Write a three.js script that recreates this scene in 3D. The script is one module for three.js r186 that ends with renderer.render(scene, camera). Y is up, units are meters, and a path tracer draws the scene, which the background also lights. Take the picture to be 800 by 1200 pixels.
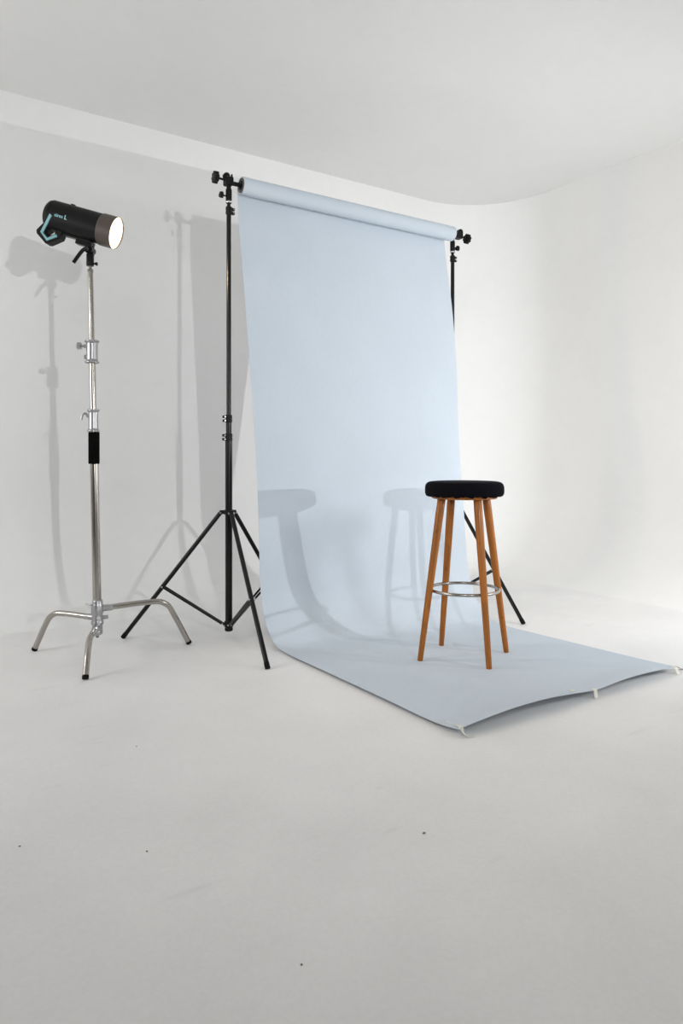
import * as THREE from 'three';
import { mergeGeometries, mergeVertices } from 'three/addons/utils/BufferGeometryUtils.js';
import { RoundedBoxGeometry } from 'three/addons/geometries/RoundedBoxGeometry.js';
import { TextGeometry } from 'three/addons/geometries/TextGeometry.js';
import { FontLoader } from 'three/addons/loaders/FontLoader.js';
import { RectAreaLightUniformsLib } from 'three/addons/lights/RectAreaLightUniformsLib.js';

// ---------------------------------------------------------------- camera, light, exposure
// x runs along the backdrop (to the right), z comes from the back wall into the room, y is up; metres.
const scene = new THREE.Scene();
scene.background = new THREE.Color(0x000000);
const renderer = new THREE.WebGLRenderer({ antialias: true });
renderer.toneMapping = THREE.LinearToneMapping;
renderer.toneMappingExposure = 1.0;
renderer.shadowMap.enabled = true;
RectAreaLightUniformsLib.init();

const YAW = THREE.MathUtils.degToRad(33.597);
const camera = new THREE.PerspectiveCamera(2 * Math.atan(600 / 834.8) * 180 / Math.PI, 800 / 1200, 0.05, 60);
camera.position.set(-1.629, 1.0, 3.549);
camera.lookAt(-1.629 + Math.sin(YAW), 1.0, 3.549 - Math.cos(YAW));
camera.setViewOffset(800, 1200, 0.67, 66.36, 800, 1200);
scene.add(camera);

// two unseen lamps and two unseen softboxes outside the frame, the lit flash head in it, and an unseen side window
const LAMP_A = { pos: [3.02, 1.10, 3.41], aim: [2.6, 1.2, -1.5], power: 21.6, angle: 60, color: [0.985, 0.99, 1.0] };
const LAMP_B = { pos: [-1.15, 1.47, 5.89], aim: [0.5, 1.9, -1.5], power: 24, angle: 35, penumbra: 0.8, color: [0.985, 0.99, 1.0] };
const STROBE = { power: 3.0, angle: 70, color: [1.0, 0.78, 0.52] };
const UNSEEN_SOFT_A = { pos: [1.95, 1.85, 4.0], aim: [2.1, 0.95, 0.6], power: 12.4, angle: 60, size: 0.6, color: [0.93, 0.965, 1.0] };  // unseen softbox, placed for the soft stool shadow on the paper
const UNSEEN_SOFT_B = { pos: [-2.6, 2.6, 4.6], aim: [2.6, 1.5, 0.4], power: 23, angle: 40, size: 1.0, color: [0.96, 0.98, 1.0] };  // unseen softbox, placed to brighten the right wall
const UNSEEN_WINDOW = { radiance: 7.7, color: [1.0, 0.99, 0.98] };  // unseen side window, strength chosen for the brightness of walls and floor

// ---------------------------------------------------------------- helpers
let seed = 20240611;
const rnd = () => { seed = (seed * 1664525 + 1013904223) >>> 0; return seed / 4294967296; };
const V = (x, y, z) => new THREE.Vector3(x, y, z);
const taken = new Map();
function numbered(name) {
  const n = taken.get(name) ?? 0; taken.set(name, n + 1);
  return n ? `${name}_${String(n).padStart(3, '0')}` : name;
}
function prep(m) { m.castShadow = true; m.receiveShadow = true; return m; }
function mesh(name, geos, mat, parent = scene) {
  const list = Array.isArray(geos) ? geos : [geos];
  const flat = list.length > 1 ? list.map(g => { const c = g.index ? g.toNonIndexed() : g; for (const k of Object.keys(c.attributes)) if (!['position', 'normal', 'uv'].includes(k)) c.deleteAttribute(k); return c; }) : list;
  const m = prep(new THREE.Mesh(flat.length > 1 ? mergeGeometries(flat) : flat[0], mat));
  m.name = parent === scene ? numbered(name) : name;
  parent.add(m); return m;
}
function thing(name, label, category, pos = [0, 0, 0], group) {
  const g = new THREE.Group(); g.name = numbered(name); g.position.set(...pos);
  g.userData = { label, category }; if (group) g.userData.group = group;
  scene.add(g); return g;
}
function structure(m, label, category) { m.userData = { ...m.userData, kind: 'structure', label, category }; return m; }
function box(w, h, d, x, y, z, r = 0) {
  const g = r ? new RoundedBoxGeometry(w, h, d, 2, r) : new THREE.BoxGeometry(w, h, d);
  g.translate(x, y, z); return g;
}
function rod(a, b, r0, r1 = r0, seg = 20, caps = false) {   // a tapered bar between two points
  const d = b.clone().sub(a), L = d.length();
  const g = new THREE.CylinderGeometry(r1, r0, L, seg, 1, caps ? false : false);
  g.translate(0, L / 2, 0);
  g.applyQuaternion(new THREE.Quaternion().setFromUnitVectors(V(0, 1, 0), d.normalize()));
  g.translate(a.x, a.y, a.z); return g;
}
function lathe(pts, seg = 40) { return new THREE.LatheGeometry(pts.map(([r, y]) => new THREE.Vector2(r, y)), seg); }
function tube(pts, r, seg = 60, rad = 14, closed = false) { return new THREE.TubeGeometry(new THREE.CatmullRomCurve3(pts, closed, 'centripetal'), seg, r, rad, closed); }
function aim(g, from, dir) { g.applyQuaternion(new THREE.Quaternion().setFromUnitVectors(V(0, 1, 0), dir.clone().normalize())); g.translate(from.x, from.y, from.z); return g; }

// value noise for textures
function hash(x, y, s) { let h = (x * 374761393 + y * 668265263 + s * 1442695041) | 0; h = Math.imul(h ^ (h >>> 13), 1274126177); return ((h ^ (h >>> 16)) >>> 0) / 4294967296; }
function vnoise(x, y, per, s) {
  const xi = Math.floor(x), yi = Math.floor(y), fx = x - xi, fy = y - yi, u = fx * fx * (3 - 2 * fx), v = fy * fy * (3 - 2 * fy);
  const m = (a) => ((a % per) + per) % per;
  const a = hash(m(xi), m(yi), s), b = hash(m(xi + 1), m(yi), s), c = hash(m(xi), m(yi + 1), s), d = hash(m(xi + 1), m(yi + 1), s);
  return a + (b - a) * u + (c - a) * v + (a - b - c + d) * u * v;
}
function fbm(x, y, per, s, oct = 4) { let t = 0, a = .5, n = 0; for (let i = 0; i < oct; i++) { t += a * vnoise(x, y, per, s + i); n += a; x *= 2; y *= 2; per *= 2; a *= .5; } return t / n; }
function texture(n, fn, srgb) {
  const d = new Uint8Array(n * n * 4);
  for (let j = 0; j < n; j++) for (let i = 0; i < n; i++) { const c = fn(i / n, j / n), k = (j * n + i) * 4; d[k] = c[0]; d[k + 1] = c[1]; d[k + 2] = c[2]; d[k + 3] = 255; }
  const t = new THREE.DataTexture(d, n, n, THREE.RGBAFormat); t.wrapS = t.wrapT = THREE.RepeatWrapping;
  t.magFilter = THREE.LinearFilter; t.minFilter = THREE.LinearMipmapLinearFilter; t.generateMipmaps = true;
  if (srgb) t.colorSpace = THREE.SRGBColorSpace; t.needsUpdate = true; return t;
}
const lin = (r, g, b) => new THREE.Color().setRGB(r, g, b);

// ---------------------------------------------------------------- materials
const paintMap = texture(512, (u, v) => { const n = fbm(u * 4, v * 4, 4, 3) * .7 + fbm(u * 32, v * 32, 32, 9, 2) * .3, k = 248 + 6 * n; return [k, k, k - 1]; }, true);
const paintBump = texture(512, (u, v) => { const k = 128 + 110 * (fbm(u * 48, v * 48, 48, 21, 3) - .5); return [k, k, k]; });
const floorMap = texture(1024, (u, v) => {
  let k = 240 + 12 * fbm(u * 6, v * 6, 6, 5) + 4 * (vnoise(u * 220, v * 220, 220, 8) - .5);
  const scuff = fbm(u * 9 + 3 * vnoise(u * 3, v * 3, 3, 40), v * 40, 40, 31, 2); if (scuff > .84) k -= 7 * (scuff - .84) / .16;
  return [k, k, k - 1];
}, true);
const M = {
  wall: new THREE.MeshStandardMaterial({ color: lin(.86, .858, .855), map: paintMap, bumpMap: paintBump, bumpScale: .0006, roughness: .85 }),
  ceiling: new THREE.MeshStandardMaterial({ color: lin(.80, .80, .80), map: paintMap, bumpMap: paintBump, bumpScale: .0006, roughness: .9 }),
  floor: new THREE.MeshStandardMaterial({ color: lin(.858, .853, .853), map: floorMap, bumpMap: paintBump, bumpScale: .0005, roughness: .55 }),
  unseenDarkWall: new THREE.MeshStandardMaterial({ color: lin(.25, .245, .24), map: paintMap, roughness: .9 }),  // tone of the unseen walls, dark to cut light bouncing back
  black: new THREE.MeshPhysicalMaterial({ color: lin(.004, .004, .0042), roughness: .28, specularIntensity: .55 }),
  blackMatte: new THREE.MeshPhysicalMaterial({ color: lin(.0045, .0045, .0045), roughness: .5, specularIntensity: .4 }),
  rubber: new THREE.MeshPhysicalMaterial({ color: lin(.006, .006, .006), roughness: .8, specularIntensity: .3 }),
  foam: new THREE.MeshPhysicalMaterial({ color: lin(.003, .003, .003), roughness: 1, specularIntensity: .12 }),
  steel: new THREE.MeshStandardMaterial({ color: lin(.40, .375, .34), roughness: .20, metalness: 1 }),
  cast: new THREE.MeshStandardMaterial({ color: lin(.40, .40, .41), roughness: .36, metalness: 1 }),
  bolt: new THREE.MeshStandardMaterial({ color: lin(.7, .7, .7), roughness: .25, metalness: 1 }),
  teal: new THREE.MeshStandardMaterial({ color: lin(.20, .42, .45), roughness: .45 }),
  letter: new THREE.MeshStandardMaterial({ color: lin(.30, .58, .62), roughness: .5 }),
  card: new THREE.MeshStandardMaterial({ color: lin(.10, .10, .102), roughness: .8 }),
  tape: new THREE.MeshPhysicalMaterial({ color: lin(.80, .79, .70), roughness: .7, transmission: .15, thickness: 0 }),
  tapeYellow: new THREE.MeshStandardMaterial({ color: lin(.80, .74, .45), roughness: .7 }),
  plastic: new THREE.MeshStandardMaterial({ color: lin(.72, .72, .72), roughness: .6 }),
  speck: new THREE.MeshStandardMaterial({ color: lin(.16, .14, .13), roughness: .9 }),
};

// ---------------------------------------------------------------- the room
const X0 = -4.4, X1 = 3.44, Z0 = -1.5, Z1 = 7.0, HC = 3.36, RF = 0.70, RC = 0.76;
{
  // flat floor, up to the foot of the sweep
  const s = new THREE.Shape(), r = RC - RF;
  s.moveTo(X0 - .2, -(Z0 + RF)); s.lineTo(X1 - RC, -(Z0 + RF));
  s.absarc(X1 - RC, -(Z0 + RC), r, Math.PI / 2, 0, true);
  s.lineTo(X1 - RF, -(Z1 + .2)); s.lineTo(X0 - .2, -(Z1 + .2)); s.closePath();
  const g = new THREE.ExtrudeGeometry(s, { depth: .15, bevelEnabled: false, curveSegments: 8 });
  g.rotateX(-Math.PI / 2); g.translate(0, -.15, 0);
  const p = g.attributes.position, uv = g.attributes.uv;
  for (let i = 0; i < p.count; i++) uv.setXY(i, p.getX(i) / 1.7, p.getZ(i) / 1.7);
  structure(mesh('floor', g, M.floor), 'smooth white painted studio floor running into the curved walls', 'floor');
}
{
  // the seamless sweep: floor cove, rounded corner and the two white walls as one skin
  const prof = []; const NA = 24;
  for (let i = 0; i <= NA; i++) { const a = i / NA * Math.PI / 2; prof.push([RF - RF * Math.sin(a), RF - RF * Math.cos(a)]); }
  for (let i = 1; i <= 16; i++) prof.push([0, RF + (HC - RF) * i / 16]);
  const plan = []; const NB = 24, NC = 28;
  for (let i = 0; i <= NB; i++) plan.push({ k: 0, f: i / NB });
  for (let i = 1; i <= NC; i++) plan.push({ k: 1, f: i / NC });
  for (let i = 1; i <= NB; i++) plan.push({ k: 2, f: i / NB });
  const pos = [], uv = [], idx = []; let len = 0, last = null;
  plan.forEach(({ k, f }, j) => {
    prof.forEach(([w, y], i) => {
      let x, z;
      if (k === 0) { x = X0 + (X1 - RC - X0) * f; z = Z0 + w; }
      else if (k === 1) { const a = f * Math.PI / 2; x = X1 - RC + (RC - w) * Math.sin(a); z = Z0 + RC - (RC - w) * Math.cos(a); }
      else { x = X1 - w; z = Z0 + RC + (Z1 - Z0 - RC) * f; }
      if (i === prof.length - 1) { if (last) len += Math.hypot(x - last[0], z - last[1]); last = [x, z]; }
      pos.push(x, y, z);
    });
    prof.forEach(([w, y]) => uv.push(len / 2.3, (y + (RF - w) * .5) / 2.3));
  });
  const n = prof.length;
  for (let j = 0; j < plan.length - 1; j++) for (let i = 0; i < n - 1; i++) { const a = j * n + i, b = a + n; idx.push(a, b, b + 1, a, b + 1, a + 1); }
  const g = new THREE.BufferGeometry();
  g.setAttribute('position', new THREE.Float32BufferAttribute(pos, 3)); g.setAttribute('uv', new THREE.Float32BufferAttribute(uv, 2));
  g.setIndex(idx); g.computeVertexNormals();
  structure(mesh('wall_cyclorama', g, M.wall), 'white seamless studio wall with rounded corner and curved foot', 'wall');
  structure(mesh('wall_back', box(X1 - X0 + .4, HC + .3, .2, (X0 + X1) / 2, HC / 2, Z0 - .105), M.wall), 'solid wall behind the white sweep and backdrop', 'wall');
  structure(mesh('wall_right', box(.2, HC + .3, Z1 - Z0 + .4, X1 + .105, HC / 2, (Z0 + Z1) / 2), M.wall), 'solid wall behind the white sweep on the lamp side', 'wall');
  const c = box(X1 - X0 + .4, .2, Z1 - Z0 + .4, (X0 + X1) / 2, HC + .1, (Z0 + Z1) / 2);
  { const p = c.attributes.position, u = c.attributes.uv; for (let i = 0; i < p.count; i++) u.setXY(i, p.getX(i) / 2.1, p.getZ(i) / 2.1); }
  structure(mesh('ceiling', c, M.ceiling), 'plain white ceiling above the studio set', 'ceiling');
}
{
  // unseen walls kept dark to cut bounce, and an unseen window placed to light the left side
  structure(mesh('wall_front', box(X1 - X0 + .4, HC + .3, .2, (X0 + X1) / 2, HC / 2, Z1 + .1), M.unseenDarkWall), 'unseen wall behind the camera, dark grey to cut bounced light', 'wall');
  const WZ0 = -.80, WZ1 = 1.20, WY0 = 1.2, WY1 = 2.6;
  const s = new THREE.Shape(); s.moveTo(-Z1 - .2, -.15); s.lineTo(-Z0 + .2, -.15); s.lineTo(-Z0 + .2, HC + .15); s.lineTo(-Z1 - .2, HC + .15); s.closePath();
  const h = new THREE.Path(); h.moveTo(-WZ1, WY0); h.lineTo(-WZ1, WY1); h.lineTo(-WZ0, WY1); h.lineTo(-WZ0, WY0); h.closePath(); s.holes.push(h);
  const g = new THREE.ExtrudeGeometry(s, { depth: .25, bevelEnabled: false }); g.rotateY(Math.PI / 2); g.translate(X0 - .25, 0, 0);
  structure(mesh('wall_left', g, M.unseenDarkWall), 'unseen side wall with a window beside the chrome stand, dark grey to cut bounced light', 'wall');
  const w = new THREE.Group(); w.name = 'window_1'; scene.add(w); structure(w, 'unseen white framed window out of view, placed to light the left side of the set', 'window');
  const cz = (WZ0 + WZ1) / 2, cy = (WY0 + WY1) / 2, ww = WZ1 - WZ0, wh = WY1 - WY0, fx = X0 - .16;
  mesh('window_frame', [box(.07, .07, ww, fx, WY0 + .035, cz), box(.07, .07, ww, fx, WY1 - .035, cz), box(.07, wh, .07, fx, cy, WZ0 + .035), box(.07, wh, .07, fx, cy, WZ1 - .035), box(.06, wh, .06, fx, cy, cz)], M.plastic, w);
  const paneM = new THREE.MeshStandardMaterial({ color: lin(.6, .6, .62), roughness: .3, emissive: lin(...UNSEEN_WINDOW.color), emissiveIntensity: 0.4 });
  for (const k of [0, 1]) mesh('pane', box(.01, wh - .14, ww / 2 - .1, fx - .01, cy, WZ0 + ww * (.25 + .5 * k)), paneM, w);
  const L = new THREE.RectAreaLight(lin(...UNSEEN_WINDOW.color), UNSEEN_WINDOW.radiance, ww - .02, wh - .02);
  L.position.set(X0 + .004, cy, cz); L.lookAt(X0 + 3, cy, cz); L.name = 'unseen_window_light'; scene.add(L);
}

// ---------------------------------------------------------------- paper backdrop
const ROLL = { x0: .0784, x1: 1.6265, y: 2.4806, z: -.0086, r: .0475 };
{
  const root = thing('paper_backdrop', 'pale blue seamless paper backdrop hanging from its roll and sweeping over the floor', 'backdrop', [0, 0, 0]);
  const colorMap = texture(256, (u, v) => { const k = 246 + 7 * fbm(u * 5, v * 5, 5, 61) + 3 * vnoise(u * 128, v * 128, 128, 66); return [k, k, k]; }, true);
  const fine = texture(256, (u, v) => { const k = 128 + 80 * (fbm(u * 64, v * 64, 64, 71, 2) - .5); return [k, k, k]; });
  const paper = new THREE.MeshStandardMaterial({ color: lin(.550, .615, .680), map: colorMap, bumpMap: fine, bumpScale: .0002, roughness: .9, side: THREE.DoubleSide });
  const back = [ROLL.z - ROLL.r - .001];
  // side views of the sheet at its two long edges: [z, y]
  const LE = [[back[0], 2.4806], [-.052, 2.41], [-.036, 2.26], [.018, 1.95], [.068, 1.55], [.112, 1.154], [.132, .88], [.143, .65], [.150, .40], [.160, .27], [.190, .165], [.245, .085], [.330, .025], [.45, .012], [.70, .013], [1.0, .015], [1.3, .016], [1.5, .015], [1.60, .020], [1.6776, .030]];
  const RE = [[back[0], 2.4806], [-.052, 2.41], [-.034, 2.28], [.030, 1.97], [.100, 1.56], [.155, 1.15], [.200, .89], [.240, .66], [.274, .43], [.300, .28], [.345, .165], [.410, .080], [.500, .022], [.62, .006], [.82, .006], [1.05, .010], [1.3, .014], [1.5, .018], [1.60, .022], [1.6776, .026]];
  const crv = (a) => new THREE.CatmullRomCurve3(a.map(([z, y]) => V(0, y, z)), false, 'centripetal');
  const CL = crv(LE), CR = crv(RE), NU = 48, NV = 150, TH = .0009;
  const P = (u, v) => {
    const a = CL.getPoint(v), b = CR.getPoint(v), k = u * u * (3 - 2 * u) * .35 + u * .65;
    const z = a.z + (b.z - a.z) * k; let y = a.y + (b.y - a.y) * k;
    const down = THREE.MathUtils.smoothstep(2.35 - y, 0, 2.3);
    const x0 = .0775 + (.1122 - .0775) * down, x1 = 1.600 + (1.4772 - 1.600) * down;
    const x = x0 + (x1 - x0) * u;
    // the free front edge arches up between its pieces of tape, the middle of the sheet lies on the floor
    const front = THREE.MathUtils.smoothstep(z, 1.25, 1.68);
    const edge = .023 * Math.abs(Math.sin(Math.PI * (u < .56 ? u / .56 : (u - .56) / .44))) * (u < .56 ? 1 : .65);
    y += front * front * edge;
    const mid = Math.sin(Math.PI * u), flat = THREE.MathUtils.smoothstep(z, .5, .8) * (1 - THREE.MathUtils.smoothstep(z, 1.2, 1.45));
    y -= flat * Math.min(.0085, y - .0025) * Math.min(1, mid * 2.5);
    y = Math.max(y, .0025);
    return [x, y, z + .004 * Math.sin(u * 9 + y * 2.1) * Math.sin(Math.PI * Math.min(1, y / 2.3)) * THREE.MathUtils.smoothstep(y, .3, 1.0)];
  };
  const pos = [], uv = [], idx = [];
  const grid = []; for (let j = 0; j <= NV; j++) for (let i = 0; i <= NU; i++) grid.push(P(i / NU, j / NV));
  const W = NU + 1, at = (i, j) => grid[Math.min(NV, Math.max(0, j)) * W + Math.min(NU, Math.max(0, i))];
  for (const side of [1, 0]) for (let j = 0; j <= NV; j++) for (let i = 0; i <= NU; i++) {
    const c = at(i, j), du = V(...at(i + 1, j)).sub(V(...at(i - 1, j))), dv = V(...at(i, j + 1)).sub(V(...at(i, j - 1)));
    const n = dv.cross(du).normalize().multiplyScalar(side ? 0 : -TH);
    pos.push(c[0] + n.x, c[1] + n.y, c[2] + n.z); uv.push(i / NU * 1.4, j / NV * 4.0);
  }
  const N = W * (NV + 1);
  for (let j = 0; j < NV; j++) for (let i = 0; i < NU; i++) { const a = j * W + i, b = a + W; idx.push(a, b, b + 1, a, b + 1, a + 1); idx.push(N + a, N + b + 1, N + b, N + a, N + a + 1, N + b + 1); }
  for (let j = 0; j < NV; j++) for (const i of [0, NU]) { const a = j * W + i, b = a + W; idx.push(a, N + a, N + b, a, N + b, b); }
  for (let i = 0; i < NU; i++) { const a = NV * W + i; idx.push(a, N + a, N + a + 1, a, N + a + 1, a + 1); }
  const g = new THREE.BufferGeometry(); g.setAttribute('position', new THREE.Float32BufferAttribute(pos, 3)); g.setAttribute('uv', new THREE.Float32BufferAttribute(uv, 2)); g.setIndex(idx); g.computeVertexNormals();
  mesh('paper_sheet', g, paper, root);
  // the roll: paper wound on a tube, with the spiral of its layers showing at the ends
  const L = ROLL.x1 - ROLL.x0;
  const rg = lathe([[.040, 0], [.0415, -.001], [.0425, .001], [.0440, -.0005], [.0455, .001], [ROLL.r - .0008, .0005], [ROLL.r, .002], [ROLL.r, L - .002], [ROLL.r - .0008, L], [.040, L]], 48);
  rg.rotateZ(-Math.PI / 2); rg.translate(ROLL.x0, ROLL.y, ROLL.z);
  const roll = mesh('paper_roll', rg, paper, root);
  const core = lathe([[.026, .006], [.026, -.003], [.0405, -.003], [.0405, .012], [.0405, L - .012], [.0405, L + .003], [.026, L + .003], [.026, L - .006]], 40);
  core.rotateZ(-Math.PI / 2); core.translate(ROLL.x0, ROLL.y, ROLL.z);
  mesh('cardboard_core', core, M.card, roll).userData.label = 'dark grey cardboard core of the roll';
  roll.userData.label = 'wound roll of pale blue paper';
  root.userData.paper = undefined; delete root.userData.paper;
}

// ---------------------------------------------------------------- strips of tape on the paper's front edge
function tapeStrip(label, pts, w, mat = M.tape, side = null) {
  const c = new THREE.CatmullRomCurve3(pts.map(p => V(...p)), false, 'centripetal'), n = 14, pos = [], idx = [], uv = [];
  const ctr = c.getPoint(.5);
  for (let j = 0; j <= n; j++) {
    const p = c.getPoint(j / n), t = c.getTangent(j / n); const s = side ? V(...side).normalize() : V(0, 1, 0).cross(t).normalize();
    const nn = t.clone().cross(s).normalize(); if (nn.y < 0 || (Math.abs(nn.y) < .01 && nn.z < 0)) nn.negate();
    for (const [k, o] of [[-.5, 0], [.5, 0], [.5, -.0004], [-.5, -.0004]]) {
      const jag = (j === 0 || j === n) ? (hash(j, Math.round(k * 4 + 8), 5) - .5) * .008 : 0;
      const q = p.clone().addScaledVector(s, k * w).addScaledVector(nn, o + .0006).addScaledVector(t, jag).sub(ctr); pos.push(q.x, q.y, q.z); uv.push(k, j / n);
    }
  }
  for (let j = 0; j < n; j++) for (let k = 0; k < 4; k++) { const a = j * 4 + k, b = j * 4 + (k + 1) % 4; idx.push(a, a + 4, b + 4, a, b + 4, b); }
  idx.push(0, 1, 2, 0, 2, 3, n * 4, n * 4 + 2, n * 4 + 1, n * 4, n * 4 + 3, n * 4 + 2);
  const g = new THREE.BufferGeometry(); g.setAttribute('position', new THREE.Float32BufferAttribute(pos, 3)); g.setAttribute('uv', new THREE.Float32BufferAttribute(uv, 2)); g.setIndex(idx); g.computeVertexNormals();
  const m = mesh('tape_strip', g, mat); m.position.copy(ctr);
  m.userData = { label, category: 'tape', group: 'tape holding the paper down' };
  return m;
}

// ---------------------------------------------------------------- backdrop stands
function starKnob(r, th, lobes = 6) {
  const s = new THREE.Shape(); const n = lobes * 10;
  for (let i = 0; i <= n; i++) { const a = i / n * Math.PI * 2, q = r * (.9 + .1 * Math.cos(a * lobes)); i ? s.lineTo(q * Math.cos(a), q * Math.sin(a)) : s.moveTo(q * Math.cos(a), q * Math.sin(a)); }
  const g = new THREE.ExtrudeGeometry(s, { depth: th, bevelEnabled: true, bevelSize: r * .1, bevelThickness: th * .2, bevelSegments: 2, curveSegments: 4 });
  g.translate(0, 0, -th / 2); return g;   // axis along z
}
function backdropStand(label, pos, feet, collarY, dirX, clampBolts, out = .075, up = .011, head = 0) {
  const root = thing('backdrop_stand', label, 'stand', pos, 'stands carrying the paper roll');
  const top = ROLL.y - .012;
  const hubY = .088;
  mesh('lower_tube', rod(V(0, .056, 0), V(0, 1.10, 0), .0190), M.black, root);
  mesh('bottom_cap', lathe([[0, .05], [.018, .05], [.0220, .054], [.0220, .066], [.019, .070]], 24), M.blackMatte, root);
  mesh('middle_tube', rod(V(0, 1.08, 0), V(0, 1.21, 0), .0155), M.black, root);
  mesh('upper_tube', rod(V(0, 1.19, 0), V(0, 2.31, 0), .0126), M.black, root);
  mesh('top_tube', rod(V(0, 2.29, 0), V(0, 2.43, 0), .0098), M.black, root);
  // sliding clamps
  const boltSide = dirX;
  for (const [y, r, sd] of [[1.098, .0195, -1], [1.198, .0180, -1], [2.325, .0165, clampBolts]]) {
    const cl = mesh('clamp', [lathe([[r - .003, -.021], [r, -.019], [r + .001, -.006], [r - .001, 0], [r + .001, .006], [r, .019], [r - .003, .021]], 24).translate(0, y, 0),
      box(.020, .014, .020, sd * (r + .006), y + .010, .0, .003), box(.020, .014, .020, sd * (r + .006), y - .011, .0, .003)], M.blackMatte, root);
    for (const o of [.010, -.011]) mesh('bolt', aim(new THREE.CylinderGeometry(.0036, .0036, .024, 10), V(sd * (r + .008), y + o, 0), V(0, 0, 1)), M.bolt, cl);
  }
  // the collar that carries the legs
  const coll = [lathe([[.018, -.012], [.026, -.012], [.028, -.008], [.028, .008], [.026, .012], [.018, .012]], 28).translate(0, collarY, 0)];
  const hub = [lathe([[.018, -.016], [.024, -.014], [.024, .014], [.018, .016]], 24).translate(0, hubY, 0)];
  feet.forEach(([fx, fz]) => { const d = V(fx, 0, fz).normalize(); const b = box(.026, .020, .024, .036, collarY, 0, .003); const a = Math.atan2(-fz, fx); b.rotateY(a); coll.push(b); const h = box(.020, .014, .016, .026, hubY, 0, .003); h.rotateY(a); hub.push(h); });
  const collar = mesh('leg_collar', coll, M.blackMatte, root);
  mesh('brace_hub', hub, M.blackMatte, root);
  feet.forEach(([fx, fz]) => {
    const d = V(fx, 0, fz).normalize(), s = V(-d.z, 0, d.x), a = d.clone().multiplyScalar(.046).setY(collarY - .004), b = V(fx, .012, fz);
    const leg = mesh('leg', rod(a, b, .0120), M.black, root);
    const k = b.clone().sub(a).normalize();
    mesh('rubber_foot', rod(b.clone().addScaledVector(k, -.02), b.clone().addScaledVector(k, .010), .0130), M.rubber, leg);
    const j = a.clone().lerp(b, .595), h0 = d.clone().multiplyScalar(.033).setY(hubY);
    mesh('brace', [.0085, -.0085].map(o => { const q = rod(h0.clone().addScaledVector(s, o), j.clone().addScaledVector(s, o * 1.5), .0062, .0062, 12); return q; }), M.black, root);
    mesh('bolt', aim(new THREE.CylinderGeometry(.0056, .0056, .040, 12), j, s), M.bolt, leg);
    mesh('bolt', aim(new THREE.CylinderGeometry(.0052, .0052, .036, 12), a.clone().addScaledVector(d, -.004), s), M.bolt, collar);
    mesh('bolt', aim(new THREE.CylinderGeometry(.0048, .0048, .034, 12), h0, s), M.bolt, root);
  });
  // socket with its thumb screw, and the head that holds the roll
  mesh('socket', lathe([[.0098, 2.372], [.0155, 2.375], [.0165, 2.385], [.0165, 2.435], [.0150, 2.442], [.0098, 2.444]], 24), M.blackMatte, root);
  mesh('socket_ring', lathe([[.0160, 2.366], [.0168, 2.368], [.0168, 2.373], [.0160, 2.375]], 24), M.bolt, root);
  const scr = [rod(V(-dirX * .010, 2.402, 0), V(-dirX * .038, 2.402, 0), .004)];
  const tk = starKnob(.0165, .012, 3); tk.rotateY(Math.PI / 2); tk.translate(-dirX * .044, 2.402, 0); scr.push(tk);
  mesh('thumb_screw', scr, M.blackMatte, root);
  mesh('neck', rod(V(0, 2.44, 0), V(0, 2.475, 0), .0125), M.black, root);
  const hz = ROLL.z - pos[2];
  mesh('head', [box(.044 + head, .046, .050, -dirX * head / 2, ROLL.y + .004, hz * .6, .007), lathe([[0, -.014], [.016, -.014], [.018, -.010], [.018, .010], [.016, .014], [0, .014]], 24).rotateX(Math.PI / 2).translate(-dirX * (.012 + head), ROLL.y + .030, hz * .6), box(.008, .05, .012, dirX * .020, ROLL.y + .022, hz * .6, .003)], M.blackMatte, root);
  const gap = dirX > 0 ? ROLL.x0 - pos[0] : ROLL.x1 - pos[0];
  const arm = mesh('expander_arm', [rod(V(dirX * .01, ROLL.y, hz), V(gap + dirX * .06, ROLL.y, hz), .0115),
    lathe([[0, -.006], [.024, -.006], [.0265, -.002], [.0265, .02], [0, .02]], 28).rotateZ(-Math.PI / 2 * dirX).translate(gap, ROLL.y, hz)], M.blackMatte, root);
  const ax = mesh('knob_axle', rod(V(-dirX * .01, ROLL.y + .008, hz * .6), V(-dirX * (out - .009), ROLL.y + up, hz * .6), .0062), M.blackMatte, root);
  const kn = starKnob(.031, .016, 8); kn.rotateY(Math.PI / 2); kn.translate(-dirX * out, ROLL.y + up, hz * .6);
  const knob = mesh('tension_knob', kn, M.blackMatte, root);
  mesh('knob_cap', aim(new THREE.CylinderGeometry(.012, .014, .006, 20), V(-dirX * (out + .011), ROLL.y + up, hz * .6), V(-dirX, 0, 0)), M.black, knob);
  return root;
}
backdropStand('black tripod backdrop stand between the flash head stand and the blue paper', [0, 0, 0], [[-.462, -.351], [-.071, .581], [.537, -.228]], .693, 1, 1);
backdropStand('black tripod backdrop stand mostly hidden behind the blue paper and stool', [1.655, 0, -.035], [[-.055, .668], [-.60, -.27], [.42, -.50]], .70, -1, 1, .118, -.006, .04);

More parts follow.
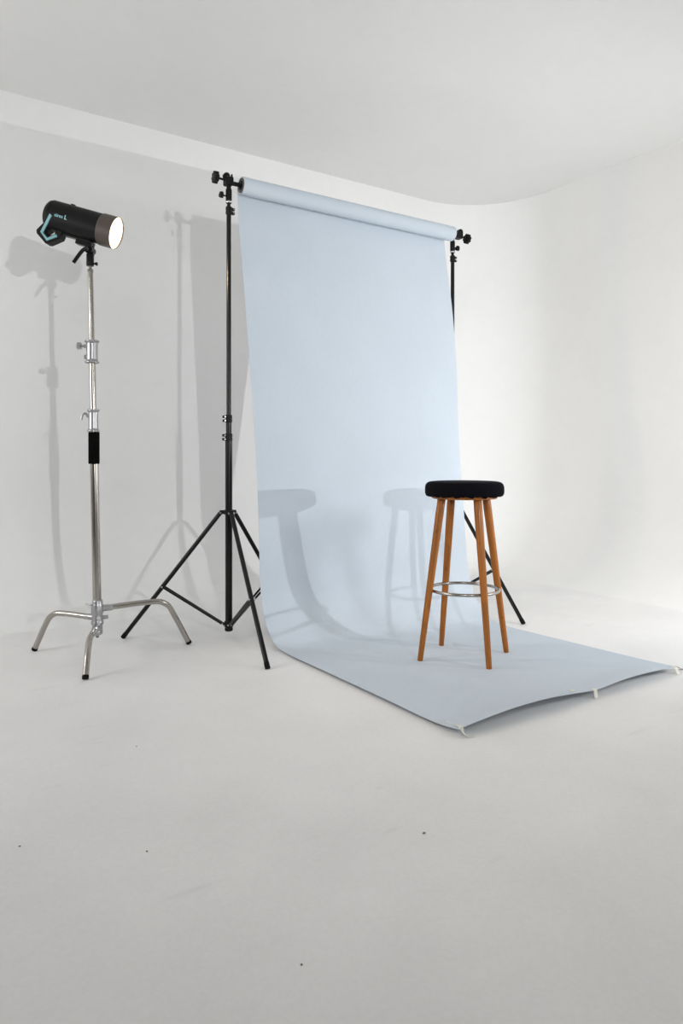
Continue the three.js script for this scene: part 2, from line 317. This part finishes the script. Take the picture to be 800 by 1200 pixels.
// ---------------------------------------------------------------- chrome light stand
const CS = { x: -.68, z: -.06, lean: [-.030, -.019] };
const stTop = 1.954;
{
  const root = thing('light_stand', 'chrome light stand with bent legs and black foam grip', 'stand', [CS.x, 0, CS.z]);
  const ax = (y) => V(CS.lean[0] * (y - .2) / 1.75, y, CS.lean[1] * (y - .2) / 1.75);
  mesh('base_tube', rod(ax(.14), ax(1.13), .0205, .0205, 28), M.steel, root);
  mesh('middle_tube', rod(ax(1.12), ax(1.48), .0158, .0158, 28), M.steel, root);
  mesh('top_tube', rod(ax(1.46), ax(1.915), .0132, .0132, 28), M.steel, root);
  mesh('spigot', [rod(ax(1.915), ax(1.96), .0078, .0078, 20), rod(ax(1.908), ax(1.922), .0145, .0138, 20)], M.steel, root);
  mesh('foam_grip', [lathe([[.019, .958], [.0255, .958], [.0268, .962], [.0268, 1.111], [.0255, 1.115], [.019, 1.115]], 30).translate(ax(1.03).x, 0, ax(1.03).z)], M.foam, root).userData.label = 'black foam grip sleeve';
  const cam = V(-.833, 0, -.553);    // the side the screws point to
  const collar = (y0, y1, rb, rf) => lathe([[rb - .012, y0], [rf - .003, y0], [rf, y0 + .003], [rf, y0 + .008], [rb + .001, y0 + .012], [rb, y0 + .02], [rb, y1 - .018], [rb + .001, y1 - .012], [rf, y1 - .008], [rf, y1 - .003], [rf - .003, y1], [rb - .012, y1]], 32).translate(ax((y0 + y1) / 2).x, 0, ax((y0 + y1) / 2).z);
  const c1 = mesh('collar', [collar(1.456, 1.570, .0275, .0345), rod(ax(1.542).addScaledVector(cam, .02), ax(1.542).addScaledVector(cam, .040), .009), rod(ax(1.487).addScaledVector(cam, .02), ax(1.487).addScaledVector(cam, .037), .011)], M.cast, root);
  const kb = starKnob(.0165, .014, 5); kb.applyQuaternion(new THREE.Quaternion().setFromUnitVectors(V(0, 0, 1), cam)); kb.translate(ax(1.542).x + cam.x * .062, 1.542, ax(1.542).z + cam.z * .062);
  mesh('thumb_screw', [rod(ax(1.542).addScaledVector(cam, .035), ax(1.542).addScaledVector(cam, .06), .0045), kb], M.cast, c1);
  const c2 = mesh('collar', [collar(1.116, 1.228, .0235, .0295), rod(ax(1.195).addScaledVector(cam, .015), ax(1.195).addScaledVector(cam, .032), .0085), rod(ax(1.145).addScaledVector(cam, .012).add(V(.008, 0, .012)), ax(1.145).addScaledVector(cam, .024).add(V(.010, 0, .016)), .0075)], M.cast, root);
  mesh('lever', [tube([ax(1.196).addScaledVector(cam, .028), ax(1.208).addScaledVector(cam, .040), ax(1.203).addScaledVector(cam, .052), ax(1.176).addScaledVector(cam, .060)], .0058, 20, 10)], M.cast, c2);
  // leg hub: three stacked leg sleeves
  const feet = [[-.92, -.35, .198], [-.209, -.036, .240], [-.822, .28, .150]].map(([x, z, h]) => ({ d: V(x - CS.x, 0, z - CS.z), h }));
  const hub = mesh('leg_hub', [lathe([[.020, .285], [.0245, .283], [.0255, .276], [.0255, .262], [.030, .258], [.030, .222], [.0255, .218], [.0255, .182], [.030, .178], [.030, .165], [.025, .160], [.025, .118], [.019, .112], [.008, .108], [.008, .098], [0, .098]].reverse(), 28)], M.cast, root);
  feet.forEach(({ d, h }) => {
    const R = d.length(), u = d.clone().normalize(), s = V(-u.z, 0, u.x);
    const pt = (r, y) => u.clone().multiplyScalar(r).setY(y);
    mesh('leg_sleeve', [rod(pt(.018, h), pt(.072, h), .0165, .0148, 20), rod(pt(.052, h).addScaledVector(s, -.019), pt(.052, h).addScaledVector(s, .019), .006, .006, 10)], M.cast, hub);
    const path = [pt(.05, h), pt(.13, h + .004), pt(R * .50, h + .006), pt(R * .66, h + .002), pt(R * .755, h - .022), pt(R * .83, h * .66), pt(R * .91, h * .36), pt(R * .985, .016)];
    const leg = mesh('leg', tube(path, .0142, 70, 16), M.steel, root);
    const k = path[7].clone().sub(path[6]).normalize();
    mesh('rubber_foot', rod(path[7].clone().addScaledVector(k, -.003), path[7].clone().addScaledVector(k, .011), .0149, .0149, 18), M.rubber, leg);
  });
  const toward = V(-.26, 0, .966);
  for (const [y, r] of [[.245, .0085], [.200, .0095], [.172, .0075], [.135, .0075]]) mesh('hub_bolt', aim(new THREE.CylinderGeometry(r, r, .012, 6), V(.006, y, 0).addScaledVector(toward, .029), toward), M.bolt, hub);
  mesh('hub_screw', [rod(V(.018, .196, .010), V(.046, .198, .022), .0105, .0095, 18)], M.cast, hub);
  mesh('lock_pin', rod(V(-.03, .262, 0).addScaledVector(cam, .0), V(-.05, .264, -.028), .004), M.cast, root);
  root.userData.top = undefined; delete root.userData.top;
}

// ---------------------------------------------------------------- flash heads
const font = await new FontLoader().loadAsync('fonts/droid/droid_sans_bold.typeface.json');
function flashHead(label, spigot, dirFlat, pitchDeg, lamp, glow, group) {
  // local frame: x forward along the tube, y up, z to the right of the head; origin at the tilting joint
  const root = thing('flash_head', label, 'studio flash', spigot, group);
  root.rotation.y = Math.atan2(-dirFlat[1], dirFlat[0]);
  const t = THREE.MathUtils.degToRad(-pitchDeg), joint = V(0, .062, 0);
  const tilt = (g) => { g.translate(.106, .116, 0); g.rotateZ(t); g.translate(joint.x, joint.y, joint.z); return g; };   // from head coordinates (0,0,0 = centre of the front glass)
  const R = .0745, alongX = (pts, seg = 48) => lathe(pts, seg).rotateZ(-Math.PI / 2);     // profile [r, x]
  const body = mesh('body', tilt(alongX([[0, -.362], [.050, -.361], [.062, -.358], [.0705, -.350], [R, -.336], [R, -.330], [R - .0012, -.328], [R - .0012, -.324], [R, -.322], [R, -.080], [R - .002, -.074], [R - .002, -.070]])), M.blackMatte, root);
  const ringM = new THREE.MeshStandardMaterial({ color: lin(.070, .054, .043), roughness: .45 });
  mesh('front_ring', tilt(alongX([[.0720, -.077], [.0775, -.075], [.0785, -.071], [.0785, -.004], [.0782, -.001], [.0776, 0], [.0770, -.001], [.0770, -.030], [.0700, -.034]])), ringM, root).userData.label = 'brown grey protective ring around the lamp';
  const glassM = new THREE.MeshStandardMaterial({ color: lin(.8, .75, .65), roughness: .4, emissive: lin(...glow), emissiveIntensity: 1 });
  mesh('lamp_glass', tilt(alongX([[0, -.0015], [.04, -.002], [.068, -.0035], [.0768, -.007], [.0768, -.030], [0, -.030]])), glassM, root).userData.label = 'glowing round front glass';
  // details on the housing
  mesh('top_badge', tilt(box(.016, .004, .034, -.335, .0735, 0, .001)), M.plastic, body);
  mesh('top_latch', tilt(box(.020, .006, .016, -.245, R, .012, .002)), M.black, body);
  mesh('under_rail', tilt(box(.17, .012, .045, -.195, -R - .002, 0, .004)), M.black, body);
  // lettering wrapped round the side that the camera sees
  const word = (txt, size, x, y) => {
    const g = new TextGeometry(txt, { font, size, depth: .0008, curveSegments: 4 }); g.computeBoundingBox();
    const p = g.attributes.position;
    for (let i = 0; i < p.count; i++) { const h = p.getY(i) + y, d = p.getZ(i), a = h / R; p.setXYZ(i, p.getX(i) + x, Math.sin(a) * (R + d), Math.cos(a) * (R + d)); }
    g.computeVertexNormals(); return tilt(g);
  };
  mesh('lettering', [word('siros', .0140, -.291, -.015), word('L', .0205, -.241, -.017)], M.letter, body).userData.label = 'pale teal lettering on the black housing';
  // carrying handle: a black loop under the tail with a teal inlay on each side
  const loop = [[-.307, -.014], [-.354, -.099], [-.318, -.126], [-.276, -.096]];
  const outer = new THREE.Shape([[-.328, .0], [-.382, -.094], [-.377, -.108], [-.323, -.143], [-.311, -.141], [-.262, -.102], [-.256, -.060], [-.30, -.04]].map(([x, y]) => new THREE.Vector2(x, y)));
  const hole = new THREE.Path([[-.326, -.072], [-.341, -.095], [-.319, -.113], [-.286, -.092], [-.288, -.070]].map(([x, y]) => new THREE.Vector2(x, y))); outer.holes.push(hole);
  const hg = new THREE.ExtrudeGeometry(outer, { depth: .050, bevelEnabled: true, bevelSize: .003, bevelThickness: .003, bevelSegments: 2 }); hg.translate(0, 0, -.025);
  const handle = mesh('handle', tilt(hg), M.blackMatte, root);
  const strip = (z) => {
    const pts = loop, w = .006, sh = new THREE.Shape(), inner = [], out = [];
    pts.forEach(([x, y], i) => { const a = pts[Math.max(0, i - 1)], b = pts[Math.min(pts.length - 1, i + 1)]; let nx = -(b[1] - a[1]), ny = b[0] - a[0]; const l = Math.hypot(nx, ny); nx /= l; ny /= l; out.push([x + nx * w, y + ny * w]); inner.push([x - nx * w, y - ny * w]); });
    [...out, ...inner.reverse()].forEach(([x, y], i) => i ? sh.lineTo(x, y) : sh.moveTo(x, y)); sh.closePath();
    const g = new THREE.ExtrudeGeometry(sh, { depth: .004, bevelEnabled: true, bevelSize: .0012, bevelThickness: .0012, bevelSegments: 1 }); g.translate(0, 0, z); return g;
  };
  // the upper end of the inlay climbs the flank of the housing
  const s1 = strip(.0262), s2 = strip(-.0302);
  for (const [g, sg] of [[s1, 1], [s2, -1]]) { const p = g.attributes.position; for (let i = 0; i < p.count; i++) { const y = p.getY(i); const flank = Math.sqrt(Math.max(0, (R + .001) ** 2 - y * y)); const k = THREE.MathUtils.smoothstep(y, -.115, -.07); const z = Math.abs(p.getZ(i)); p.setZ(i, sg * (z + Math.max(0, flank - .026) * k)); } g.computeVertexNormals(); }
  for (const g of [s1, s2]) mesh('handle_inlay', tilt(g), M.teal, handle).userData.label = 'teal inlay of the handle';
  // tilting bracket and stand socket
  mesh('bracket', [tilt(box(.085, .030, .042, -.140, -.090, 0, .004)), rod(V(0, .062, -.024), V(0, .062, .024), .020, .020, 24), box(.030, .050, .020, .004, .058, 0, .004)], M.black, root);
  const sock = mesh('stand_socket', [lathe([[.009, -.016], [.017, -.016], [.0185, -.012], [.0185, .040], [.015, .046], [0, .046]], 26), rod(V(.012, -.004, 0), V(.034, -.006, .004), .0045, .0045, 12), box(.010, .016, .016, .034, -.007, .004, .003)], M.black, root);
  mesh('tilt_lever', [tube([V(-.004, .066, .030), V(-.022, .052, .036), V(-.046, .022, .038), V(-.068, -.008, .038)], .0092, 24, 12), rod(V(0, .062, .02), V(-.004, .062, .036), .012, .012, 18)], M.black, root);
  // the lamp's own light, just in front of its glass
  const f = V(.106 + .008, .116, 0).applyAxisAngle(V(0, 0, 1), t).add(joint), d = V(1, 0, 0).applyAxisAngle(V(0, 0, 1), t);
  const L = new THREE.SpotLight(lin(...lamp.color), lamp.power, 0, THREE.MathUtils.degToRad(lamp.angle), lamp.penumbra ?? .9, 2);
  L.position.copy(f); L.target.position.copy(f).add(d); L.castShadow = true; L.shadow.radius = lamp.soft ?? 1.2; L.shadow.mapSize.set(2048, 2048); L.shadow.bias = -.0004; L.name = 'lamp_light'; L.target.name = 'lamp_target';
  root.add(L); root.add(L.target);
  return root;
}
{
  const k = (stTop - .2) / 1.75;
  flashHead('black flash head with lit warm lamp and teal handle on the chrome stand', [CS.x + CS.lean[0] * k, stTop, CS.z + CS.lean[1] * k], [.793, .607], 16.4, STROBE, [3.2, 2.3, 1.45]);
}
// two unseen lamps outside the frame: heads and supports assumed, their glass where the shadows say
function outsideLamp(spec, label, standLabel, bracket) {
  const [px, py, pz] = spec.pos, dx = spec.aim[0] - px, dz = spec.aim[2] - pz, dl = Math.hypot(dx, dz), u = [dx / dl, dz / dl];
  const pitch = -Math.atan2(spec.aim[1] - py, dl) * 180 / Math.PI, t = -pitch * Math.PI / 180;
  const f = V(.114, .116, 0).applyAxisAngle(V(0, 0, 1), t).add(V(0, .062, 0));
  const base = [px - u[0] * f.x, py - f.y, pz - u[1] * f.x];
  flashHead(label, base, u, pitch, { ...spec, soft: .6 }, spec.color, 'unseen lamps lighting the set');
  if (bracket) {  // unseen support, used where tripod legs would cut the cove
    const w = thing('unseen_wall_bracket', standLabel, 'bracket', [X1, base[1], base[2]]);
    mesh('wall_plate', box(.012, .14, .10, -.0065, -.06, 0, .003), M.black, w);
    mesh('arm', [rod(V(-.010, -.06, 0), V(base[0] - X1, -.06, 0), .012), rod(V(base[0] - X1, -.072, 0), V(base[0] - X1, .006, 0), .0078)], M.black, w);
    return;
  }
  const s = thing('unseen_tripod_stand', standLabel, 'stand', [base[0], 0, base[2]], 'unseen stands of the lamps lighting the set');
  const top = base[1];
  mesh('column', [rod(V(0, .08, 0), V(0, top * .6, 0), .016), rod(V(0, top * .6, 0), V(0, top - .03, 0), .0125), rod(V(0, top - .03, 0), V(0, top + .006, 0), .0078)], M.black, s);
  mesh('leg_collar', lathe([[.016, -.02], [.034, -.018], [.034, .018], [.016, .02]], 20).translate(0, .52, 0), M.blackMatte, s);
  for (let i = 0; i < 3; i++) { const a = i * 2.0944 + .4, leg = mesh('leg', rod(V(Math.cos(a) * .03, .52, Math.sin(a) * .03), V(Math.cos(a) * .38, .012, Math.sin(a) * .38), .0105), M.black, s); mesh('brace', rod(V(Math.cos(a) * .018, .1, Math.sin(a) * .018), V(Math.cos(a) * .205, .266, Math.sin(a) * .205), .006), M.black, s); }
}
outsideLamp(LAMP_A, 'unseen black flash head lighting the set from beside the white side wall', 'unseen black wall bracket carrying the flash head on the white side wall', true);
outsideLamp(LAMP_B, 'unseen black flash head lighting the set from behind the camera', 'unseen black tripod stand under the lamp behind the camera');

// two unseen softboxes outside the frame, placed to give soft light and brighten the right side
function unseen_softbox(spec, label, standLabel) {
  const P = V(...spec.pos), d = V(...spec.aim).sub(P).normalize(), w = spec.size;
  const root = thing('unseen_softbox', label, 'unseen_softbox', [P.x, P.y, P.z], 'unseen softboxes lighting the set'); root.quaternion.setFromUnitVectors(V(0, 0, 1), d);
  const shell = new THREE.CylinderGeometry(w * .707, .10, .42, 4, 1, true); shell.rotateY(Math.PI / 4); shell.rotateX(Math.PI / 2); shell.translate(0, 0, -.24);
  mesh('fabric_shell', shell, new THREE.MeshPhysicalMaterial({ color: lin(.006, .006, .006), roughness: .9, specularIntensity: .3, side: THREE.DoubleSide }), root);
  mesh('diffuser', box(w, w, .01, 0, 0, -.03, .004), new THREE.MeshStandardMaterial({ color: lin(.8, .8, .8), roughness: .9, emissive: lin(...spec.color), emissiveIntensity: 0.4 }), root);
  mesh('lamp_body', rod(V(0, 0, -.78), V(0, 0, -.44), .07), M.blackMatte, root);
  const L = new THREE.SpotLight(lin(...spec.color), spec.power, 0, THREE.MathUtils.degToRad(spec.angle), 1, 2);
  L.position.set(0, 0, .01); L.target.position.set(0, 0, 1); L.castShadow = true; L.shadow.radius = w * .5 / .02; L.shadow.mapSize.set(1024, 1024); L.name = 'unseen_soft_light'; L.target.name = 'soft_target';
  root.add(L, L.target);
  const b = P.clone().addScaledVector(d, -.56), s = thing('unseen_tripod_stand', standLabel, 'stand', [b.x, 0, b.z], 'unseen stands of the lamps lighting the set'), top = b.y - .06;
  mesh('column', [rod(V(0, .08, 0), V(0, top * .6, 0), .016), rod(V(0, top * .6, 0), V(0, top, 0), .0125)], M.black, s);
  mesh('leg_collar', lathe([[.016, -.02], [.034, -.018], [.034, .018], [.016, .02]], 20).translate(0, .62, 0), M.blackMatte, s);
  for (let i = 0; i < 3; i++) { const a = i * 2.0944 + 1.1; mesh('leg', rod(V(Math.cos(a) * .03, .62, Math.sin(a) * .03), V(Math.cos(a) * .48, .012, Math.sin(a) * .48), .0105), M.black, s); mesh('brace', rod(V(Math.cos(a) * .018, .1, Math.sin(a) * .018), V(Math.cos(a) * .255, .316, Math.sin(a) * .255), .006), M.black, s); }
}
unseen_softbox(UNSEEN_SOFT_A, 'unseen black square soft lamp with white front, out of view beside the white side wall', 'unseen tall black tripod under the soft lamp beside the white side wall');
unseen_softbox(UNSEEN_SOFT_B, 'unseen large black square soft lamp with white front behind the camera', 'unseen tall black tripod under the large soft lamp behind the camera');

// ---------------------------------------------------------------- bar stool
{
  const root = thing('bar_stool', 'wooden bar stool with black round padded seat and steel foot ring', 'stool', [.834, 0, .946]);
  const Y0 = .0030;
  const cover = new THREE.MeshPhysicalMaterial({ color: lin(.0035, .0035, .0055), roughness: .95, specularIntensity: .15, sheen: .08, sheenRoughness: .5, sheenColor: lin(.10, .10, .14) });
  const prof = [[0, .8722], [.06, .8726], [.12, .8724], [.160, .8712], [.177, .8675], [.187, .8600], [.1922, .8490], [.1938, .8370], [.1940, .8240], [.1930, .8130], [.1890, .8060], [.180, .8020], [.168, .8005], [.10, .8010]].reverse();
  let sg = new THREE.LatheGeometry(new THREE.SplineCurve(prof.map(([r, y]) => new THREE.Vector2(r, y))).getPoints(60), 120);
  { const p = sg.attributes.position; for (let i = 0; i < p.count; i++) { const x = p.getX(i), y = p.getY(i), z = p.getZ(i), a = Math.atan2(z, x), r = Math.hypot(x, z);
      const low = 1 - THREE.MathUtils.smoothstep(y, .802, .818), w = .0035 * Math.sin(a * 17) + .003 * Math.sin(a * 31 + 1.3) + .002 * Math.sin(a * 53 + .4);
      if (r > .12) { p.setY(i, y + low * w * 1.0); } const q = 1 + .006 * Math.sin(a * 5 + 1) * low; p.setX(i, x * q); p.setZ(i, z * q); } sg.computeVertexNormals(); }
  mesh('seat_cushion', sg, cover, root).userData.label = 'black fabric cushion with gathered lower edge';
  const grain = (s, a, b, c) => texture(256, (u, v) => {
    const n = fbm(u * 10, v * 3, 10 * 1, s, 2), st = vnoise(u * 64, v * 4 + n, 64, s + 5) * .6 + vnoise(u * 150, v * 7, 150, s + 7) * .4, k = .62 + .56 * (st * .6 + n * .4);
    const wear = fbm(u * 6, v * 22, 22, s + 30, 3); const d = wear > .66 ? 1 - .7 * (wear - .66) : 1;
    return [Math.min(255, a * k * d), Math.min(255, b * k * d), Math.min(255, c * k * d)];
  }, true);
  const woods = [0, 1, 2, 3].map(i => new THREE.MeshPhysicalMaterial({ map: grain(100 + i * 11, 160 + i * 2, 96 + i, 34), roughness: .5, specularIntensity: .5, clearcoat: .18, clearcoatRoughness: .15 }));
  mesh('seat_board', lathe([[0, .787], [.156, .787], [.161, .790], [.161, .801], [.156, .804], [0, .804]], 60), woods[0], root).userData.label = 'brown wooden board under the cushion';
  [[-.229, -.066], [.044, -.219], [-.050, .219], [.231, .061]].forEach(([fx, fz], i) => {
    const f = V(fx, Y0, fz), u = V(fx, 0, fz).normalize(), top = u.clone().multiplyScalar(.123).setY(.790), d = top.clone().sub(f), L = d.length();
    const pts = [[0, 0], [.0120, 0], [.0132, .0012], [.0136, .02], [.0168, L * .42], [.0194, L * .75], [.0203, L * .93], [.0200, L - .001], [0, L]];
    const g = lathe(pts, 26); const uv = g.attributes.uv, p = g.attributes.position; for (let k = 0; k < p.count; k++) uv.setXY(k, uv.getX(k), p.getY(k) * 1.3 + i * .3);
    mesh('leg', aim(g, f, d), woods[i], root);
  });
  const ring = new THREE.TorusGeometry(.1685, .0078, 16, 96); ring.rotateX(Math.PI / 2); ring.translate(0, .338, 0);
  mesh('foot_ring', ring, M.steel, root).userData.label = 'shiny steel foot ring';
}

// ---------------------------------------------------------------- tape
tapeStrip('cream tape over the lifted paper corner beside the open floor', [[.158, .020, 1.575], [.146, .025, 1.630], [.130, .0315, 1.674], [.134, .012, 1.684], [.148, .0006, 1.694], [.168, .0004, 1.704]], .020);
tapeStrip('short cream tape tab bridging the middle of the paper front edge', [[.878, .0300, 1.660], [.876, .0300, 1.677], [.874, .014, 1.682], [.870, .0006, 1.688], [.866, .0004, 1.696]], .022, M.tape, [1, 0, 0]);
tapeStrip('cream tape on the paper corner furthest from the chrome stand', [[1.45, .0275, 1.662], [1.454, .0275, 1.680], [1.456, .012, 1.685], [1.458, .0006, 1.690], [1.460, .0004, 1.699]], .020, M.tape, [1, 0, 0]);
tapeStrip('thin pale tape end lying out sideways past the paper corner', [[1.460, .0265, 1.655], [1.482, .026, 1.655], [1.51, .014, 1.655], [1.54, .0006, 1.658], [1.562, .0004, 1.660]], .018);
tapeStrip('small yellowish tape scrap on the paper edge near the middle tab', [[.762, .0385, 1.652], [.772, .0380, 1.646], [.782, .0375, 1.640]], .012, M.tapeYellow);
tapeStrip('small yellowish tape scrap on the paper edge near the far corner', [[1.262, .0380, 1.664], [1.272, .0375, 1.658], [1.282, .0370, 1.652]], .010, M.tapeYellow);

// ---------------------------------------------------------------- crumbs of dirt on the floor
[[-.404, 2.102, .0045], [-1.042, 1.781, .003], [-1.305, 1.578, .003], [-.92, 2.342, .0028], [-.86, 1.124, .0026]].forEach(([x, z, r], i) => {
  const g = new THREE.IcosahedronGeometry(r, 1); g.scale(1, .45, .7 + .2 * i / 5); const p = g.attributes.position;
  for (let k = 0; k < p.count; k++) { const q = .85 + .3 * hash(Math.round(p.getX(k) * 1e5), Math.round(p.getZ(k) * 1e5), i); p.setXYZ(k, p.getX(k) * q, p.getY(k) * q, p.getZ(k) * q); }
  g.computeVertexNormals(); const m = mesh('dirt_crumb', g, M.speck); m.position.set(x, r * .42, z); m.rotation.y = i * 1.3;
  m.userData = { label: 'tiny dark crumb of dirt on the open white floor', category: 'dirt', group: 'crumbs on the floor' };
});

renderer.render(scene, camera);
